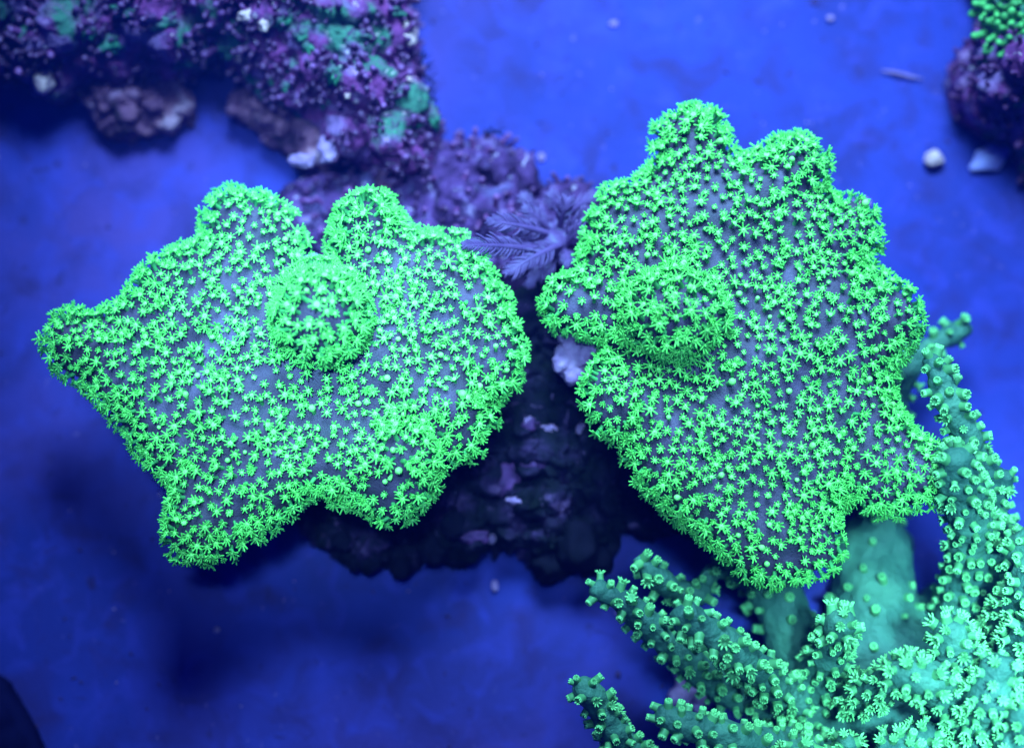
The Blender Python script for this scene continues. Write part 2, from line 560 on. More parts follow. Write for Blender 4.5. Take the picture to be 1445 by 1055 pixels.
def leather_coral(root, outline, rim, dome, blobs, seed, stalk_c, stalk_r, dense):
    base = root.location / U
    poly = smooth_outline([at(x, y, rim)[:2] for x, y in outline], 8)
    poly = inset(poly, 13)
    def wob(P):
        return np.array([16 * noise.noise(Vector((p[0] / 105, p[1] / 105, seed))) + 4 * noise.noise(Vector((p[0] / 35, p[1] / 35, seed + 4))) for p in P])
    def lift(P, d):
        return rim + dome * (1 - np.exp(-d / 75.0))
    def half(d, t, rr):
        k = np.clip(d / rr, 0, 1)
        return 5 + t * np.sqrt(1 - (1 - k) ** 2)
    topf = lambda P, d: lift(P, d) + half(d, 26, 58) + wob(P)
    botf = lambda P, d: lift(P, d) - half(d, 26, 58) - 0.12 * np.minimum(d, 150)
    s = Soup()
    s.add(*slab(poly, topf, botf))
    for x, y, z, r, rot in blobs:
        s.ball(at(x, y, z), r, 3, rot)
    V, F = s.fuse(4.0, 10)
    V = rough_up(V, F, [('n', 60, 2.5), ('n', 18, 1.2), ('n', 7, 0.5)], seed)
    me = new_mesh('cap', V - np.array(base), F, [M['tissue']])
    link('cap', me, root)
    # stalk: ribbed, flared at foot and head
    rings = []
    nn = 28
    sc = at(*stalk_c, 0)
    ztop = rim + 5
    Vs, Fs = [], []
    for i in range(11):
        t = i / 10
        z = -4 + (ztop + 4) * t
        rr = stalk_r * (0.78 + 0.5 * (t - 0.4) ** 2 * 2 + 0.25 * t)
        for k in range(nn):
            a = 2 * math.pi * k / nn
            q = rr * (1 + 0.05 * math.sin(a * 9 + t * 2) + 0.08 * noise.noise(Vector((math.cos(a), math.sin(a), t * 2 + seed))))
            Vs.append((sc.x + q * math.cos(a), sc.y + q * math.sin(a), z))
    for i in range(10):
        for k in range(nn):
            Fs.append([i * nn + k, i * nn + (k + 1) % nn, (i + 1) * nn + (k + 1) % nn, (i + 1) * nn + k])
    Fs.append(list(range(nn))[::-1])
    Fs.append(list(range(10 * nn, 11 * nn)))
    link('stalk', new_mesh('stalk', np.array(Vs) - np.array(base), Fs, [M['stalk']]), root)
    # polyps
    def slope(n):
        return 1 - max(0.0, n[2])
    def dens(p):
        return noise.noise(Vector((p[0] / 42, p[1] / 42, p[2] / 42 + seed * 3)))
    def radf(p, n):
        k = min(1, slope(n) / 0.45)
        base_r = 14.0 + (10.2 - 14.0) * k
        for c, R in dense:
            q = math.dist(p, c)
            if q < R:
                return 9.0 + 3.5 * q / R + rng.uniform(-1.5, 1.5)
        return max(9.0, base_r + 3.6 * dens(p) + rng.uniform(-3, 3))
    def accept(p, n):
        if n[2] < -0.35:
            return False
        if dens(p) > 0.42 and slope(n) < 0.15 and rng.random() < 0.8:
            return False
        return True
    pts = scatter(V, F, radf, accept, 75000, seed)
    places = []
    r = random.Random(seed)
    for p, nrm in pts:
        sl = slope(nrm)
        ax = nrm * 1.0 + Vector((0, 0.04, 0.42)) + Vector((r.gauss(0, 0.33), r.gauss(0, 0.33), r.gauss(0, 0.1)))
        u = r.random()
        if sl > 0.3:
            k = r.choice(iT) if u < 0.72 else (r.choice(iO) if u < 0.94 else r.choice(iH))
            sc_ = r.uniform(0.82, 1.16)
        else:
            k = r.choice(iO) if u < 0.80 else (r.choice(iH) if u < 0.85 else (r.choice(iS) if u < 0.89 else r.choice(iT)))
            sc_ = r.uniform(0.66, 1.16)
        if any((p - c).length < R * 0.8 for c, R in dense):
            sc_ *= 1.12
            if u < 0.8:
                k = r.choice(iT)
        ax.normalize()
        w = sc_ * (1.0 if k < 16 else 0.6) + p.z / 400 + ax.z * 0.25
        places.append((frame_mat(p, ax, r.uniform(0, 6.28), sc_), k, w))
    place_pieces(root, 'polyp', POLYPS, places, [M['tube'], M['disc'], M['tent']], 300, 'polyp_cover')
    return len(places)

LEFT = [(285,290),(300,270),(330,262),(370,272),(405,290),(425,312),(434,345),(441,388),(452,384),(464,330),(475,297),(500,275),(530,270),(555,282),(568,305),
        (585,322),(612,326),(645,320),(668,335),(690,368),(702,392),(724,420),(731,458),(746,500),(736,540),(704,566),(700,602),(680,640),(654,656),(618,640),
        (630,676),(608,712),(577,735),(550,745),(525,737),(503,722),(470,716),(440,705),(415,725),(390,750),(352,775),(320,795),(282,800),(250,793),(230,765),
        (230,725),(238,690),(205,660),(185,635),(160,605),(140,580),(115,550),(85,532),(62,503),(58,470),(73,445),(100,432),(150,434),(175,416),(193,387),(215,366),(242,350),(276,336),(284,315)]
RIGHT = [(920,178),(945,156),(985,150),(1013,165),(1030,192),(1040,216),(1060,216),(1080,200),(1115,190),(1150,200),(1166,225),(1171,250),(1172,272),(1197,281),(1220,300),
         (1231,335),(1232,375),(1260,390),(1290,416),(1302,455),(1290,492),(1266,520),(1268,560),(1285,596),(1312,618),(1345,640),(1352,685),(1315,716),(1270,729),(1220,727),(1192,714),
         (1190,742),(1196,775),(1172,800),(1140,816),(1105,830),(1060,821),(1020,796),(990,766),(955,736),(915,706),(890,676),(875,640),(845,606),(826,570),(820,530),(836,508),
         (852,496),(845,488),(818,482),(778,462),(758,425),(772,395),(802,383),(816,350),(830,308),(850,265),(882,250),(906,240),(918,212)]

lc = thing('leather_coral', 'green leather coral with a round shaggy knob, flat cap and narrow tail lobe', 'coral', at(440, 520, 0), 'green leather corals with open polyps')
nl = leather_coral(lc, LEFT, 225, 26,
    [(454, 448, 304, (58, 56, 70), None), (455, 432, 268, (60, 56, 50), None),
     (518, 325, 252, (32, 46, 40), None), (522, 355, 250, (44, 60, 28), None),
     (572, 645, 262, (40, 40, 36), None), (560, 670, 248, (50, 42, 30), None), (600, 600, 240, (60, 60, 30), None),
     (350, 315, 236, (52, 34, 30), (0, 0, -0.3)), (105, 482, 222, (32, 34, 24), None), (285, 742, 236, (40, 40, 28), None),
     (690, 500, 240, (34, 60, 30), None), (640, 600, 240, (36, 38, 26), None)],
    1, (440, 520), 96, [(at(455, 435, 340), 84), (at(520, 310, 270), 60), (at(590, 620, 270), 70), (at(680, 560, 250), 60), (at(560, 410, 250), 40)])
rc = thing('leather_coral', 'green leather coral with a low broad hump, its cap touching the teal finger coral', 'coral', at(1060, 500, 0), 'green leather corals with open polyps')
nr_ = leather_coral(rc, RIGHT, 228, 26,
    [(952, 446, 282, (66, 54, 58), None), (958, 440, 256, (84, 70, 48), None),
     (975, 192, 240, (38, 34, 28), None), (1122, 240, 248, (38, 38, 36), None), (1100, 285, 236, (60, 44, 30), (0, 0, 0.5)),
     (812, 428, 246, (38, 32, 26), None), (1262, 450, 240, (32, 40, 26), None), (1120, 772, 236, (64, 38, 28), None),
     (870, 560, 240, (40, 50, 30), None), (1200, 330, 240, (30, 50, 28), None)],
    2, (1060, 500), 104, [(at(945, 430, 310), 98), (at(1120, 225, 260), 60), (at(985, 175, 250), 50), (at(1230, 380, 250), 60), (at(900, 480, 280), 50)])

# ------------------------------------------------------------------ live rocks
def rock(name, label, poly, zlo, zhi, mats, seed, nblob, rr, voxel=5.0, layers=None, zfun=None, group=None, root=None, part='stone'):
    """a lump of rock filling a plan outline: closed core slab plus many overlapping balls, fused and roughened"""
    pts = smooth_outline([at(x, y, (zlo + zhi) / 2)[:2] for x, y in poly], 16)
    c = pts.mean(0)
    if root is None:
        root = thing(name, label, 'rock', (c[0], c[1], max(0, zlo)), group)
    base = root.location / U
    r = random.Random(seed)
    s = Soup()
    ins = inset(pts, rr[0] * 0.6)
    core_top = lambda P, d: zlo + (zhi - zlo) * (0.35 + 0.5 * np.clip(d / 90, 0, 1))
    core_bot = lambda P, d: np.full(len(P), zlo - 3.0)
    s.add(*slab(ins, core_top, core_bot, 22))
    lo, hi = pts.min(0), pts.max(0)
    k = 0
    while k < nblob:
        q = np.array([[r.uniform(lo[0], hi[0]), r.uniform(lo[1], hi[1])]])
        if not inside(pts, q)[0]:
            continue
        d = edge_dist(pts, q)[0]
        ra = r.uniform(*rr)
        if d < ra * 0.75:
            continue
        t = min(1, d / 90)
        z = zlo + (zhi - zlo) * (0.35 + 0.5 * t) * r.uniform(0.55, 1.05) if zfun is None else zfun(q[0], d, r)
        s.ball((q[0][0], q[0][1], z), (ra * r.uniform(0.8, 1.2), ra * r.uniform(0.8, 1.2), ra * r.uniform(0.6, 1.1)), 2, (r.uniform(0, 3), r.uniform(0, 3), 0))
        k += 1
    V, F = s.fuse(voxel, 3)
    V = rough_up(V, F, layers or [('f', 60, 9), ('r', 24, 5), ('v', 13, 5)], seed)
    V[:, 2] = np.maximum(V[:, 2], zlo - 6)
    o = link(part, new_mesh(part, V - np.array(base), F, mats), root)
    return root, V, F

def lump(name, label, cat, centre, r, m, seed, amp=0.25, wl=0.8, group=None, parent=None, rot=None, sub=3, label_part=None):
    Vv, Ff = ICO[sub]
    Vv = Vv.copy()
    for i, p in enumerate(Vv):
        q = Vector(p) / wl + Vector((seed * 5.1, seed, 0))
        Vv[i] = p * (1 + amp * noise.noise(q) + 0.5 * amp * noise.noise(q * 2.3) + 0.25 * amp * noise.noise(q * 5))
    Vv = Vv * np.array(r)
    if rot:
        Vv = Vv @ np.array(Euler(rot).to_matrix()).T
    me = new_mesh(name, Vv, Ff, [m])
    if parent is None:
        o = link(name, me, None, centre)
        tag(o, label, cat, group)
    else:
        o = link(name, me, parent, Vector(centre) - parent.location / U)
        if label_part:
            o['label'] = label_part
    return o

def nodule(r, stalk, head):
    V, F, MI = [], [], []
    zs = [(-4, 3.4), (stalk * 0.6, 2.6), (stalk, head * 0.85), (stalk + head * 0.7, head), (stalk + head * 1.4, head * 0.7), (stalk + head * 1.75, head * 0.25)]
    rings = []
    for z, q in zs:
        dx, dy = r.uniform(-0.7, 0.7), r.uniform(-0.7, 0.7)
        rings.append(((dx, dy, z), (q * r.uniform(0.85, 1.15), 0, 0), (0, q * r.uniform(0.85, 1.15), 0)))
    v, f = tube_rings(rings, 7)
    return np.array(v), f, [0] * 21 + [1] * (len(f) - 21)
NODS = [nodule(pr, pr.uniform(4, 10), pr.uniform(2.4, 4.4)) for _ in range(8)]

def nodules(root, V, F, mats, spacing, accept, seed, limit=300, scale=(0.8, 1.5), ncand=15000, name='nodule'):
    pts = scatter(V, F, lambda p, n: spacing * rng.uniform(0.7, 1.3), accept, ncand, seed)
    r = random.Random(seed)
    places = []
    for p, nn in pts:
        ax = nn + Vector((r.gauss(0, 0.3), r.gauss(0, 0.3), 0.3))
        s = r.uniform(*scale)
        places.append((frame_mat(p, ax, r.uniform(0, 6.3), s), r.randrange(len(NODS)), s + p.z / 300))
    place_pieces(root, name, NODS, places, mats, limit)

# the ledge rock, two tiers
A_POLY = [(-160,-150),(300,-160),(560,-150),(578,-10),(592,55),(600,100),(612,150),(622,200),(598,246),(560,250),(530,238),(505,222),(470,205),(448,185),(420,165),(390,150),(352,128),
          (322,98),(300,72),(262,88),(225,104),(190,100),(150,112),(120,106),(95,112),(72,134),(48,128),(20,104),(-30,92),(-160,100)]
ra, V, F = rock('live_rock', 'large purple live rock ledge crusted with green patches and pale lilac nodules', A_POLY, 20, 215, [M['rock']], 21, 260, (18, 42), 5.0)
bvA = BVHTree.FromPolygons([Vector(v) for v in V], F)
nodules(ra, V, F, [M['nod_p'], M['nod_l']], 12, lambda p, n: n[2] > 0.05 and noise.noise(Vector((p[0] / 55, p[1] / 55, 9.0))) > -0.02, 31, 300, (0.7, 1.9))
A_SUP = [(-140,-140),(280,-140),(540,-140),(550,20),(560,120),(575,205),(540,215),(470,180),(390,130),(320,70),(240,70),(120,80),(40,90),(-140,80)]
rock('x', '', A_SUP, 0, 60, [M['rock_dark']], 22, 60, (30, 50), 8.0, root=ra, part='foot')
# brown knobbly under-tier
B1 = [(105,118),(125,160),(150,190),(170,197),(190,186),(222,184),(252,172),(268,150),(262,118),(200,90)]
rock('x', '', B1, 0, 100, [M['rock_brown']], 23, 70, (8, 20), 3.2, [('f', 40, 12), ('r', 15, 6), ('f', 8, 3)], root=ra, part='lower_knob')
B2 = [(318,148),(340,172),(372,190),(400,214),(420,236),(455,236),(472,226),(500,190),(470,150),(400,110),(340,110)]
rock('x', '', B2, 0, 110, [M['rock_brown']], 24, 80, (9, 22), 3.2, [('f', 40, 12), ('r', 15, 6), ('f', 8, 3)], root=ra, part='lower_knob')
def on_top(bv, px, py, zg, zd=0):
    d = (at(px, py, 0) - CAM).normalized()
    h = bv.ray_cast(CAM, d)
    return h[0] if h[0] is not None else at(px, py, zd)
for (x, y, z, r, k) in [(60, 112, 170, (15, 20, 14), 1), (348, 22, 196, (15, 11, 11), 2), (372, 34, 192, (8, 11, 8), 3), (575, 48, 150, (15, 22, 14), 4), (340, 78, 165, (8, 11, 8), 5), (490, 135, 185, (5, 5, 5), 6),
                        (577, 112, 160, (5, 6, 5), 7), (428, 226, 118, (20, 11, 9), 8), (462, 212, 128, (16, 18, 12), 9), (352, 52, 180, (9, 8, 8), 10)]:
    lump('pale_crust', '', '', on_top(bvA, x, y, 0, z - 4) - Vector((0, 0, r[2] * 0.3)) if k not in (8, 9) else at(x, y, z - 4), r, M['white'] if k not in (8, 9) else M['pale'], k, 0.5, 0.6, parent=ra)
for i, (x, y, rx, ry, a) in enumerate([(405, 22, 26, 12, 0.5), (428, 45, 15, 13, 0.2), (432, 60, 10, 22, 0.4), (500, 50, 20, 11, 0.1), (416, 92, 14, 12, 0.7), (470, 100, 12, 14, 0.0), (155, 52, 26, 22, 0.3), (185, 15, 28, 9, 0),
                                       (402, 120, 6, 12, 0), (380, 112, 5, 10, 0.5), (556, 180, 7, 15, -0.2), (612, 162, 9, 16, 0.2), (590, 172, 6, 7, 0), (560, 15, 12, 8, 0), (230, 30, 20, 10, 0.4), (120, 40, 14, 18, 0.3), (460, 140, 12, 9, 0.6)]):
    p = on_top(bvA, x, y, 150, 130)
    lump('green_patch', '', '', p + Vector((0, 0, -5)), (rx, ry, 9), M['green_crust'], 40 + i, 1.0, 0.4, parent=ra, rot=(0, 0, a))
# bristles on the ledge's edge
V, F = [], []
for x, y in [(600,95),(606,112),(596,84),(604,128),(610,140),(590,78),(688,188),(700,186)]:
    p = at(x, y, 110)
    for k in range(4):
        d = Vector((rng.uniform(0.2, 1), rng.uniform(-0.7, 0.9), rng.uniform(0, 0.7))).normalized() * rng.uniform(12, 20)
        sd = d.cross(Vector((0, 0, 1))).normalized() * 1.1
        up = sd.cross(d).normalized() * 1.1
        v, f = tube_rings([(p - d * 0.6, sd, up), (p + d * 0.5 + up * 1.5, sd * 0.8, up * 0.8), (p + d, sd * 0.3, up * 0.3)], 4)
        b = len(V)
        V += v
        F += [[i + b for i in q] for q in f]
o = link('bristles', new_mesh('bristles', np.array(V) - np.array(ra.location / U), F, [M['black']]), ra)
o['kind'] = 'stuff'

# the lower purple saddle rock between ledge and corals
C_POLY = [(560,215),(600,200),(640,190),(690,186),(722,196),(748,226),(760,258),(800,254),(840,262),(862,300),(850,360),(800,410),(730,420),(640,400),(560,390),(470,370),(400,330),(392,270),(430,240),(480,235),(520,240)]
rb, V, F = rock('live_rock', 'knobbly violet live rock behind the feathery blue polyps, dark where the ledge shades it', C_POLY, 0, 105, [M['rock_violet']], 25, 170, (14, 34), 5.0)
nodules(rb, V, F, [M['nod_p'], M['nod_l']], 20, lambda p, n: n[2] > 0.2 and noise.noise(Vector((p[0] / 40, p[1] / 40, 2.0))) > 0.0, 32, 120, (0.9, 1.7), 6000)
for i, (x, y, r) in enumerate([(515, 205, (26, 24, 20)), (700, 235, (30, 28, 20)), (738, 250, (22, 40, 22)), (640, 240, (26, 20, 16)), (810, 280, (34, 24, 20)), (600, 330, (34, 26, 22)), (665, 300, (20, 16, 14)), (585, 250, (24, 16, 14)), (540, 262, (12, 20, 14))]):
    lump('lobe', '', '', at(x, y, (95, 85, 80, 75, 85, 55, 85, 80, 75)[i]), r, (M['purple'], M['rock_violet'], M['rock_violet'], M['rock_violet'], M['rock_violet'], M['rock_brown'], M['rock_violet'], M['rock_violet'], M['rock_brown'])[i], 60 + i, 0.7, 0.4, parent=rb)

# the dark base rock under both corals
D_POLY = [(420,640),(400,715),(430,755),(465,765),(485,790),(540,785),(566,808),(600,775),(650,790),(690,765),(740,778),(775,805),(830,800),(858,770),(900,740),(950,750),(1000,740),(960,600),(900,480),(840,400),(740,400),(700,500),(620,560)]
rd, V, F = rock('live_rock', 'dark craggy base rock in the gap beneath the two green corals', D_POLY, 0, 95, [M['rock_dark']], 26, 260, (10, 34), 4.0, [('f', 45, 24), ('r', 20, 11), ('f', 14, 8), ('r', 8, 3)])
bvD = BVHTree.FromPolygons([Vector(v) for v in V], F)
for i, (x, y, r) in enumerate([(482, 762, 15), (500, 790, 14), (566, 800, 17), (562, 780, 13), (610, 775, 22), (640, 740, 20), (775, 790, 30), (815, 770, 36), (845, 785, 24), (560, 745, 16)]):
    p = on_top(bvD, x, y, 60, 40)
    lump('black_tuft', '', '', p, (r, r * 1.1, r * 0.9), M['black'], 80 + i, 0.4, 0.6, parent=rd)
for i, (x, y, r, m) in enumerate([(714, 672, (24, 26, 14), 'purple'), (748, 598, (14, 10, 8), 'purple'), (775, 605, (10, 6, 5), 'pale'), (670, 758, (22, 10, 8), 'purple'), (755, 655, (17, 5, 5), 'purple'), (728, 706, (14, 6, 5), 'pale'),
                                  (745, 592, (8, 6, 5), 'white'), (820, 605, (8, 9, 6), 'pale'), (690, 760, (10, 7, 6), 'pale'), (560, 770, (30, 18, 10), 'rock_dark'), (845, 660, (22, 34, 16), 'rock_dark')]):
    p = on_top(bvD, x, y, 60, 40)
    lump('sponge_crust', '', '', p - Vector((0, 0, r[2] * 0.5)), r, M[m if m != 'white' else 'pale'], 100 + i, 0.7, 0.5, parent=rd)

# pale porous stone wedged by the notch of the broad coral
E_POLY = [(782,478),(800,470),(845,474),(862,496),(846,520),(826,545),(806,556),(785,545),(772,530),(780,505)]
re_, V, F = rock('pale_stone', 'pale lilac porous stone wedged in the notch of the broad hump coral', E_POLY, 0, 215, [M['pale']], 27, 60, (10, 17), 3.0,
                 [('f', 26, 4), ('v', 9, 3)], zfun=lambda q, d, r: 200 + r.uniform(-16, 6))

# upper corner: purple rock with a green beaded coral on it
G_POLY = [(1352,70),(1370,40),(1390,10),(1400,-150),(1660,-150),(1660,260),(1500,270),(1460,215),(1440,185),(1400,170),(1368,150),(1350,112)]
rg, V, F = rock('live_rock', 'deep magenta live rock carrying the small green beaded coral', G_POLY, 0, 230, [M['rock']], 28, 90, (24, 44), 6.0)
bvG = BVHTree.FromPolygons([Vector(v) for v in V], F)
nodules(rg, V, F, [M['nod_p'], M['nod_p']], 18, lambda p, n: n[2] > 0.2, 33, 120, (1, 1.8), 4000)
p0 = on_top(bvG, 1440, 40, 120, 120)
bc = thing('beaded_coral', 'small blurry green coral of packed beads on the magenta rock', 'coral', p0)
s = Soup()
for k in range(40):
    a, q = rng.uniform(0, 6.3), rng.uniform(0, 1) ** 0.5
    s.ball(p0 + Vector((q * 70 * math.cos(a) + 20, q * 52 * math.sin(a) + 10, rng.uniform(-6, 22) * (1 - q * 0.6))), rng.uniform(14, 22), 2)
V, F = s.fuse(5, 3)
link('crust', new_mesh('crust', V - np.array(p0), F, [M['green_crust']]), bc)
nodules(bc, V, F, [M['nod_g'], M['nod_g']], 13, lambda p, n: n[2] > -0.3, 34, 250, (1.3, 2.2), 9000, 'bead')

# pale hazy rubble on the floor, pebbles and shell fragments
def bit(x, y, z, r, m, seed, name, label, cat, rot=None, amp=0.3, group=None):
    lump(name, label, cat, at(x, y, z), r, M[m], seed, amp, 0.9, group, rot=rot)
bit(1318, 224, 12, (16, 14, 13), 'white', 201, 'pebble', 'round cream pebble lying on the blue floor beside the blue shell', 'pebble')
# blue shell: a curved fan
V, F = [], []
ns, nr2 = 14, 7
for layer in (0, 1):
    for j in range(nr2):
        t = j / (nr2 - 1)
        for i in range(ns):
            a = math.radians(-62 + 124 * i / (ns - 1)) - math.pi / 2 - 0.5
            rad = 44 * t * (1 + 0.05 * math.sin(i * 1.7)) + 1
            z = 16 * math.sin(math.pi * min(1, t * 0.9 + 0.05)) * math.cos(math.radians(-62 + 124 * i / (ns - 1))) + 1.2 * math.cos(i * math.pi) * t - layer * 3.5
            V.append((math.cos(a) * rad, -math.sin(a) * rad, z + 3))
m_ = nr2 * ns
for layer in (0, 1):
    for j in range(nr2 - 1):
        for i in range(ns - 1):
            q = [layer * m_ + j * ns + i, layer * m_ + j * ns + i + 1, layer * m_ + (j + 1) * ns + i + 1, layer * m_ + (j + 1) * ns + i]
            F.append(q if layer == 0 else q[::-1])
for i in range(ns - 1):
    a = (nr2 - 1) * ns + i
    F.append([a, a + 1, a + 1 + m_, a + m_])
for j in range(nr2 - 1):
    for i in (0, ns - 1):
        a = j * ns + i
        F.append([a, a + ns, a + ns + m_, a + m_])
tag(link('shell', new_mesh('shell', V, F, [M['blue_shell']]), None, at(1408, 242, 2)), 'pale blue fan shell lying near the magenta rock', 'shell')
bit(1216, 286, 8, (14, 7, 8), 'white', 203, 'shell_fragment', 'tiny white shell fragment by the lobed rim of the broad hump coral', 'shell fragment')
bit(866, 34, 4, (7, 5, 4), 'pale', 204, 'pebble', 'faint pale pebble alone on the bright open floor', 'pebble')
bit(698, 826, 5, (5, 9, 5), 'pale', 205, 'pebble', 'tiny pale pebble on dark floor just beyond the base rock', 'pebble')
bit(306, 888, 4, (5, 5, 5), 'pale', 206, 'pebble', 'tiny round pebble on the open floor beyond the tail lobe coral', 'pebble')
bit(764, 222, 5, (6, 7, 5), 'pale', 207, 'pebble', 'tiny pebble on bright floor beside the violet saddle rock', 'pebble')
bit(1172, 26, 4, (6, 5, 4), 'pale', 208, 'pebble', 'small pale pebble on dim floor near the magenta rock', 'pebble')
# thin translucent sliver
V, F = tube_rings([((-32, 6, 4), (0, 1, 0), (0, 0, 1)), ((-10, 2, 5), (0, 3, 0), (0, 0, 3)), ((12, -4, 5), (0, 2.6, 0), (0, 0, 2.6)), ((34, -8, 4), (0, 0.8, 0), (0, 0, 0.8))], 8)
tag(link('sliver', new_mesh('sliver', V, F, [M['pale']]), None, at(1272, 106, 2)), 'thin pale sliver lying flat on the floor', 'debris')
def detritus(name, label, n, seed, m, rmin, rmax, zone):
    r = random.Random(seed)
    V, F, b = [], [], 0
    Iv, If = ICO[1]
    k = 0
    while k < n:
        x, y = r.uniform(-100, 1545), r.uniform(-100, 1155)
        if noise.noise(Vector((x / 170, y / 170, seed))) < zone:
            continue
        k += 1
        p = at(x, y, 0)
        z = 5.0 * noise.noise(Vector((p.x / 500, (p.y - 300) / 500, 3)))
        q = r.uniform(rmin, rmax) * (1.8 if r.random() < 0.12 else 1)
        P = Iv * np.array([q * r.uniform(0.5, 2.2), q * r.uniform(0.5, 1.2), q * 0.5]) * (1 + 0.35 * np.random.default_rng(k).normal(size=(len(Iv), 1)))
        a = r.uniform(0, 3.14)
        R = np.array([[math.cos(a), -math.sin(a), 0], [math.sin(a), math.cos(a), 0], [0, 0, 1]])
        V.append(P @ R.T + np.array([p.x, p.y, z + q * 0.2]))
        F += [[i + b for i in f] for f in If]
        b += len(Iv)
    o = link(name, new_mesh(name, np.concatenate(V), F, [M[m]]))
    o['kind'] = 'stuff'
    tag(o, label, 'detritus')
detritus('dark_detritus', 'dark specks of detritus settled across the blue floor', 300, 91, 'silt', 0.9, 3.0, -0.05)
detritus('pale_detritus', 'tiny pale specks of debris sprinkled over the blue floor', 150, 92, 'pale', 0.8, 2.0, -0.2)
# dark stone at the tank corner
K_POLY = [(-260,930),(-120,925),(-10,940),(20,968),(42,1010),(66,1060),(90,1130),(110,1240),(-260,1240)]
rock('dark_stone', 'smooth dark navy stone edge on the floor, away from every coral', K_POLY, 0, 120, [M['navy']], 30, 60, (24, 40), 7.0, [('f', 90, 5)])

# ------------------------------------------------------------------ feathery blue polyps
fb = at(775, 335, 105)
fc = thing('feather_coral', 'tuft of feathery violet blue fronds between the two green corals', 'coral', fb)
def frond(p0, p1, sag, width, n, seed):
    r = random.Random(seed)
    p0, p1 = Vector(p0) - fb, Vector(p1) - fb
    ax = (p1 - p0)
    mid = (p0 + p1) / 2 + Vector((0, 0, sag))
    side0 = ax.cross(Vector((0, 0, 1))).normalized()
    side0 = (side0 + Vector((0, 0, r.uniform(-0.25, 0.25)))).normalized()
    V, F = [], []
    def put(v, f):
        b = len(V)
        V.extend(v)
        F.extend([[i + b for i in q] for q in f])
    bez = lambda t: p0 * (1 - t) ** 2 + mid * 2 * t * (1 - t) + p1 * t * t
    rings = []
    for i in range(9):
        t = i / 8
        tg = (bez(min(1, t + 0.02)) - bez(max(0, t - 0.02))).normalized()
        up = side0.cross(tg).normalized()
        w = 5.5 * (1 - 0.75 * t)
        rings.append((bez(t), side0 * w, up * w * 0.7))
    put(*tube_rings(rings, 8))
    for i in range(n):
        t = 0.14 + 0.86 * i / (n - 1)
        tg = (bez(min(1, t + 0.02)) - bez(max(0, t - 0.02))).normalized()
        up = side0.cross(tg).normalized()
        if up.z < 0:
            up = -up
        for sgn in (-1, 1):
            L = width * (0.5 + 0.6 * math.sin(math.pi * min(1, 0.15 + t * 0.8))) * r.uniform(0.7, 1.15) * (1 - 0.45 * max(0, t - 0.8) / 0.2)
            fwd = 0.3 + 0.9 * t + r.uniform(-0.25, 0.25)
            p = bez(t)
            cu = r.uniform(0.9, 2.3)
            rs = []
            for k in range(5):
                u = k / 4
                dv = (side0 * sgn * (1 - 0.25 * u) + tg * (fwd + 0.5 * u) + up * (0.55 - cu * u + r.uniform(-0.08, 0.08))).normalized()
                if k:
                    p = p + dv * L / 4
                wd = (1.9, 1.8, 1.6, 1.4, 0.9)[k]
                sd = dv.cross(up).normalized()
                rs.append((p, sd * wd, sd.cross(dv).normalized() * wd * 0.55))
            put(*tube_rings(rs, 5))
    link('frond', new_mesh('frond', V, F, [M['feather']]), fc)
FR = [((752,352,190),(655,346,272),22,26,17),((790,345,180),(715,385,225),22,26,15),((775,330,175),(690,312,240),24,24,14),((775,325,165),(740,292,205),20,22,13),
      ((790,320,160),(800,282,205),20,22,13),((800,330,165),(832,300,215),18,22,13),((800,345,165),(822,322,215),22,22,12),((795,352,160),(805,372,205),20,20,12),
      ((770,360,150),(745,402,170),16,20,12),((785,365,150),(760,392,160),10,18,11),((770,345,160),(705,350,200),24,22,13),((805,300,140),(842,272,160),14,18,11),
      ((760,300,140),(735,275,160),14,18,11),((790,300,140),(775,272,165),14,18,11)]
for i, (a, b, sg, wd, nn) in enumerate(FR):
    frond(at(*a), at(*b), sg, wd, int(nn * 1.25), 300 + i)
s = Soup()
s.capsule([(at(775, 340, 75), 30), (at(782, 345, 120), 24), (at(780, 345, 165), 20)])
for (a, b, *_r) in FR:
    s.capsule([(at(780, 345, 135), 12), (at(*a), 6)])
V, F = s.fuse(4, 4)
link('stem', new_mesh('stem', V - np.array(fb[:]), F, [M['feather']]), fc)

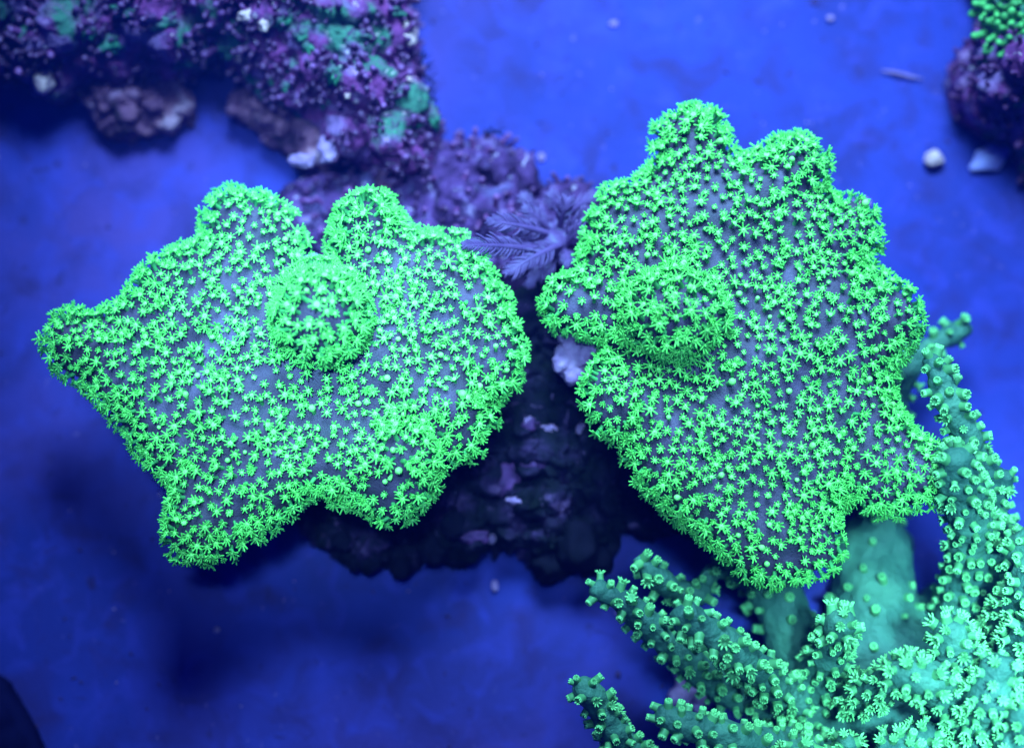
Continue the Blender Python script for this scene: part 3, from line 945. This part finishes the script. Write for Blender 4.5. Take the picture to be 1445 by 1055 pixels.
# ------------------------------------------------------------------ finger coral
BR = {
 'trunk': [[(1235,780,20,70),(1230,860,40,78),(1225,960,50,90),(1250,1080,40,110)], [(1330,1010,20,90),(1400,1090,20,100)], [(1330,860,20,50),(1270,960,40,70)], [(1120,1010,40,50),(1200,1020,50,70)]],
 'f1': [[(848,832,205,17),(880,850,198,20),(915,880,182,23),(962,925,150,26),(1020,965,110,28),(1110,1005,75,34)]],
 'f2': [[(902,790,190,12),(922,812,178,16),(948,828,160,18),(985,838,140,17),(1005,805,120,14),(1060,810,90,18),(1095,850,60,34)]],
 'f3': [[(968,872,262,22),(1000,892,250,26),(1040,920,228,27),(1070,945,200,26),(1120,985,130,30)]],
 'f4': [[(824,968,220,17),(838,990,208,19),(860,1022,185,22),(885,1060,155,25),(930,1110,110,32)]],
 'f5': [[(938,1010,240,19),(975,1022,235,23),(1020,1038,222,25),(1080,1050,190,28),(1150,1060,120,36)]],
 'f6': [[(1188,880,235,24),(1180,905,200,26),(1155,950,130,32),(1140,1000,80,40)]],
 'f7': [[(1090,810,60,40),(1105,860,70,42),(1130,940,70,48),(1170,1000,60,54)]],
 'f8': [[(1205,988,150,24),(1240,972,220,26),(1280,950,272,28),(1312,962,268,28),(1340,990,215,32),(1350,1040,120,46)]],
 'f9': [[(1343,890,255,28),(1350,920,235,34),(1358,960,180,38),(1370,1010,110,46)]],
 'f10': [[(1408,950,285,30),(1392,985,270,34),(1375,1030,215,38),(1360,1080,140,50)]],
 'f11': [[(1452,1015,290,32),(1435,1050,265,36),(1420,1100,190,50)]],
 'f12': [[(1258,1066,240,28),(1300,1044,220,28),(1330,1060,160,36)]],
 'f13': [[(1318,512,265,18),(1330,545,264,20),(1350,590,256,22),(1375,640,235,23),(1398,690,200,24),(1408,740,150,24),(1395,800,90,28),(1370,880,50,40)]],
 'f14': [[(1358,462,95,14),(1330,478,98,16),(1300,498,100,18),(1270,540,90,20),(1250,600,60,26),(1240,700,40,34),(1240,800,30,50)]],
 'f15': [[(1350,650,298,26),(1356,680,275,33),(1370,735,215,33),(1364,800,140,34),(1345,870,70,42)]],
 'f16': [[(1418,675,220,13),(1410,705,190,15),(1400,740,150,18)]],
 'f17': [[(1470,752,235,21),(1440,772,215,22),(1410,800,150,24),(1390,860,80,34)]],
 'f18': [[(1458,812,240,32),(1436,860,190,34),(1405,930,100,40)]],
 'f19': [[(1482,890,262,38),(1450,920,215,40),(1420,960,130,50)]],
 'f20': [[(1128,1058,222,22),(1110,1085,180,28),(1130,1120,120,40)]],
 'f21': [[(1192,1046,200,19),(1195,1080,160,27),(1210,1110,110,44)]],
}
fr = thing('finger_coral', 'teal branching finger coral studded with stubby polyps', 'coral', at(1250, 960, 0))
base = fr.location / U
s = Soup()
segs, segb = [], []
names = list(BR)
for bi, nm in enumerate(names):
    for chain in BR[nm]:
        pts = [(at(x, y, z), r * (0.88 if nm != 'trunk' else 0.86)) for x, y, z, r in chain]
        s.capsule(pts)
        for (a, ra_), (b, rb_) in zip(pts[:-1], pts[1:]):
            segs.append((np.array(a), np.array(b), ra_, rb_))
            segb.append(bi)
rt = at(1250, 960, 0)
s.capsule([(Vector((rt.x, rt.y, 0)), 130), (Vector((rt.x, rt.y, 40)), 100)])
segs.append((np.array((rt.x, rt.y, 10.)), np.array((rt.x, rt.y, 60.)), 150, 130))
segb.append(0)
V, F = s.fuse(4.6, 10)
V = rough_up(V, F, [('n', 45, 7), ('r', 26, 3.2), ('r', 13, 1.6), ('n', 6, 0.9)], 8)
V[:, 2] = np.maximum(V[:, 2], -6)
best = np.full(len(V), 1e9)
who = np.zeros(len(V), int)
for (a, b, r1, r2), bi in zip(segs, segb):
    e = b - a
    t = np.clip(((V - a) @ e) / max(e @ e, 1e-9), 0, 1)
    d = np.linalg.norm(V - (a + t[:, None] * e), axis=1) - (r1 + (r2 - r1) * t)
    k = d < best
    best[k] = d[k]
    who[k] = bi
NV = normals(V, F)
fw = [int(np.bincount(who[f]).argmax()) for f in F]
for bi, nm in enumerate(names):
    ff = [f for f, w in zip(F, fw) if w == bi]
    if not ff:
        continue
    used = sorted({i for f in ff for i in f})
    mp = {o_: i for i, o_ in enumerate(used)}
    me = new_mesh('trunk' if nm == 'trunk' else 'finger', V[used] - np.array(base), [[mp[i] for i in f] for f in ff], [M['fbody']])
    me.normals_split_custom_set_from_vertices(NV[used].tolist())
    link('trunk' if nm == 'trunk' else 'finger', me, fr)

def stub(r, L, rad, open_):
    """short finger-coral polyp: calyx tube, rim of eight lobes, hollow middle. material 0 tube, 1 tip"""
    zs = [(-5, rad * 1.3), (L * 0.35, rad * 1.08), (L * 0.8, rad * 1.06), (L, rad * (0.92 + 0.15 * open_))]
    rings = [((0, 0, z), (q, 0, 0), (0, q, 0)) for z, q in zs]
    v, f = tube_rings(rings, 9, False)
    V, F, MI = list(v), list(f), [0] * 18 + [1] * (len(f) - 18)
    b = len(V)
    v, f = tube_rings([((0, 0, L), (rad * 0.93, 0, 0), (0, rad * 0.93, 0)), ((0, 0, L + 0.6), (rad * 0.7, 0, 0), (0, rad * 0.7, 0)), ((0, 0, L - 1.4), (rad * 0.35, 0, 0), (0, rad * 0.35, 0))], 9)
    V += v
    F += [[i + b for i in q] for q in f]
    MI += [0] * len(f)
    for k in range(8):
        a = 2 * math.pi * (k + r.uniform(-0.15, 0.15)) / 8
        e = 1.75 - 1.0 * open_
        d = np.array([math.cos(a) * math.cos(e), math.sin(a) * math.cos(e), math.sin(e)])
        sd = np.array([-math.sin(a), math.cos(a), 0])
        p = np.array([math.cos(a) * rad * 0.78, math.sin(a) * rad * 0.78, L - 0.6])
        l = rad * (0.42 + 0.75 * open_)
        v, f = tube_rings([(p, sd * 1.6, np.cross(d, sd) * 1.3), (p + d * l * 0.7, sd * 1.45, np.cross(d, sd) * 1.2), (p + d * l, sd * 0.6, np.cross(d, sd) * 0.5)], 5)
        b = len(V)
        V += v
        F += [[i + b for i in q] for q in f]
        MI += [1] * len(f)
    return np.array(V), F, MI
STUBS = [stub(pr, pr.uniform(6, 11), pr.uniform(4.9, 6.2), o_) for o_ in (0.0, 0.05, 0.2, 0.35, 0.1, 0.0, 0.75, 0.9, 1.0)]
bare = {names.index('trunk'): 46, names.index('f7'): 34}
tree_pts = V
from mathutils.kdtree import KDTree
kd = KDTree(len(V))
for i, p in enumerate(V):
    kd.insert(p, i)
kd.balance()
def fr_rad(p, n):
    _, i, _ = kd.find(p)
    w = who[i]
    q = 20
    if w in bare:
        q = 27
    elif p[2] < 130:
        q = 25
    return q * rng.uniform(0.72, 1.2)
def fr_acc(p, n):
    if p[2] < 45 or n[2] < -0.45:
        return False
    _, i, _ = kd.find(p)
    if who[i] in bare and rng.random() < 0.985:
        return False
    return True
pts = scatter(V, F, fr_rad, fr_acc, 40000, 77)
r = random.Random(9)
places = []
for p, nn in pts:
    pr_ = W / 2 + (p - CAM).dot(RX) / (p - CAM).dot(FW) * DIST
    ax = nn + Vector((r.gauss(0, 0.18), r.gauss(0, 0.18), 0.1 + r.gauss(0, 0.1)))
    sc_ = r.uniform(0.75, 1.25)
    py_ = H / 2 - (p - CAM).dot(UPV) / (p - CAM).dot(FW) * DIST
    vis = 1.0 if (-20 < pr_ < W + 20 and py_ < H + 20) else 0.0
    if pr_ > W + 120 or py_ > H + 120:
        continue
    places.append((frame_mat(p, ax, r.uniform(0, 6.3), sc_), (6 + r.randrange(3)) if (pr_ > 1180 and py_ > 850 and p.z > 120 and r.random() < 0.75) or r.random() < 0.08 else r.randrange(6), vis + sc_ * 0.5 + p.z / 200))
place_pieces(fr, 'polyp', STUBS, places, [M['ftube'], M['ftip']], 300, 'polyp_cover')
# violet stone seen between the fingers
H_POLY = [(945,945),(965,935),(985,950),(1005,968),(1020,985),(1000,1003),(975,1006),(950,1000),(940,985),(950,965)]
rock('violet_stone', 'small violet stone half hidden among the teal fingers', H_POLY, 0, 60, [M['pale']], 35, 26, (10, 18), 3.5, [('f', 24, 4), ('v', 9, 2)])
print('POLYPS', nl, nr_, len(places))

# ------------------------------------------------------------------ hazy water
bm = bmesh.new()
bmesh.ops.create_cube(bm, size=1)
bm.transform(Matrix.Translation((0, 0.05, -0.22)) @ Matrix.Diagonal((2.4, 2.4, 1.56, 1)))
me = bpy.data.meshes.new('haze')
bm.to_mesh(me)
bm.free()
hz = bpy.data.objects.new('haze', me)
col.objects.link(hz)
hz['kind'] = 'stuff'
hm = bpy.data.materials.new('water_haze')
hm.use_nodes = True
hn = hm.node_tree.nodes
hn.remove(hn['Principled BSDF'])
pv = hn.new('ShaderNodeVolumePrincipled')
pv.inputs['Color'].default_value = (0.03, 0.09, 1.0, 1)
pv.inputs['Density'].default_value = 0.13
hm.node_tree.links.new(pv.outputs[0], hn['Material Output'].inputs['Volume'])
me.materials.append(hm)
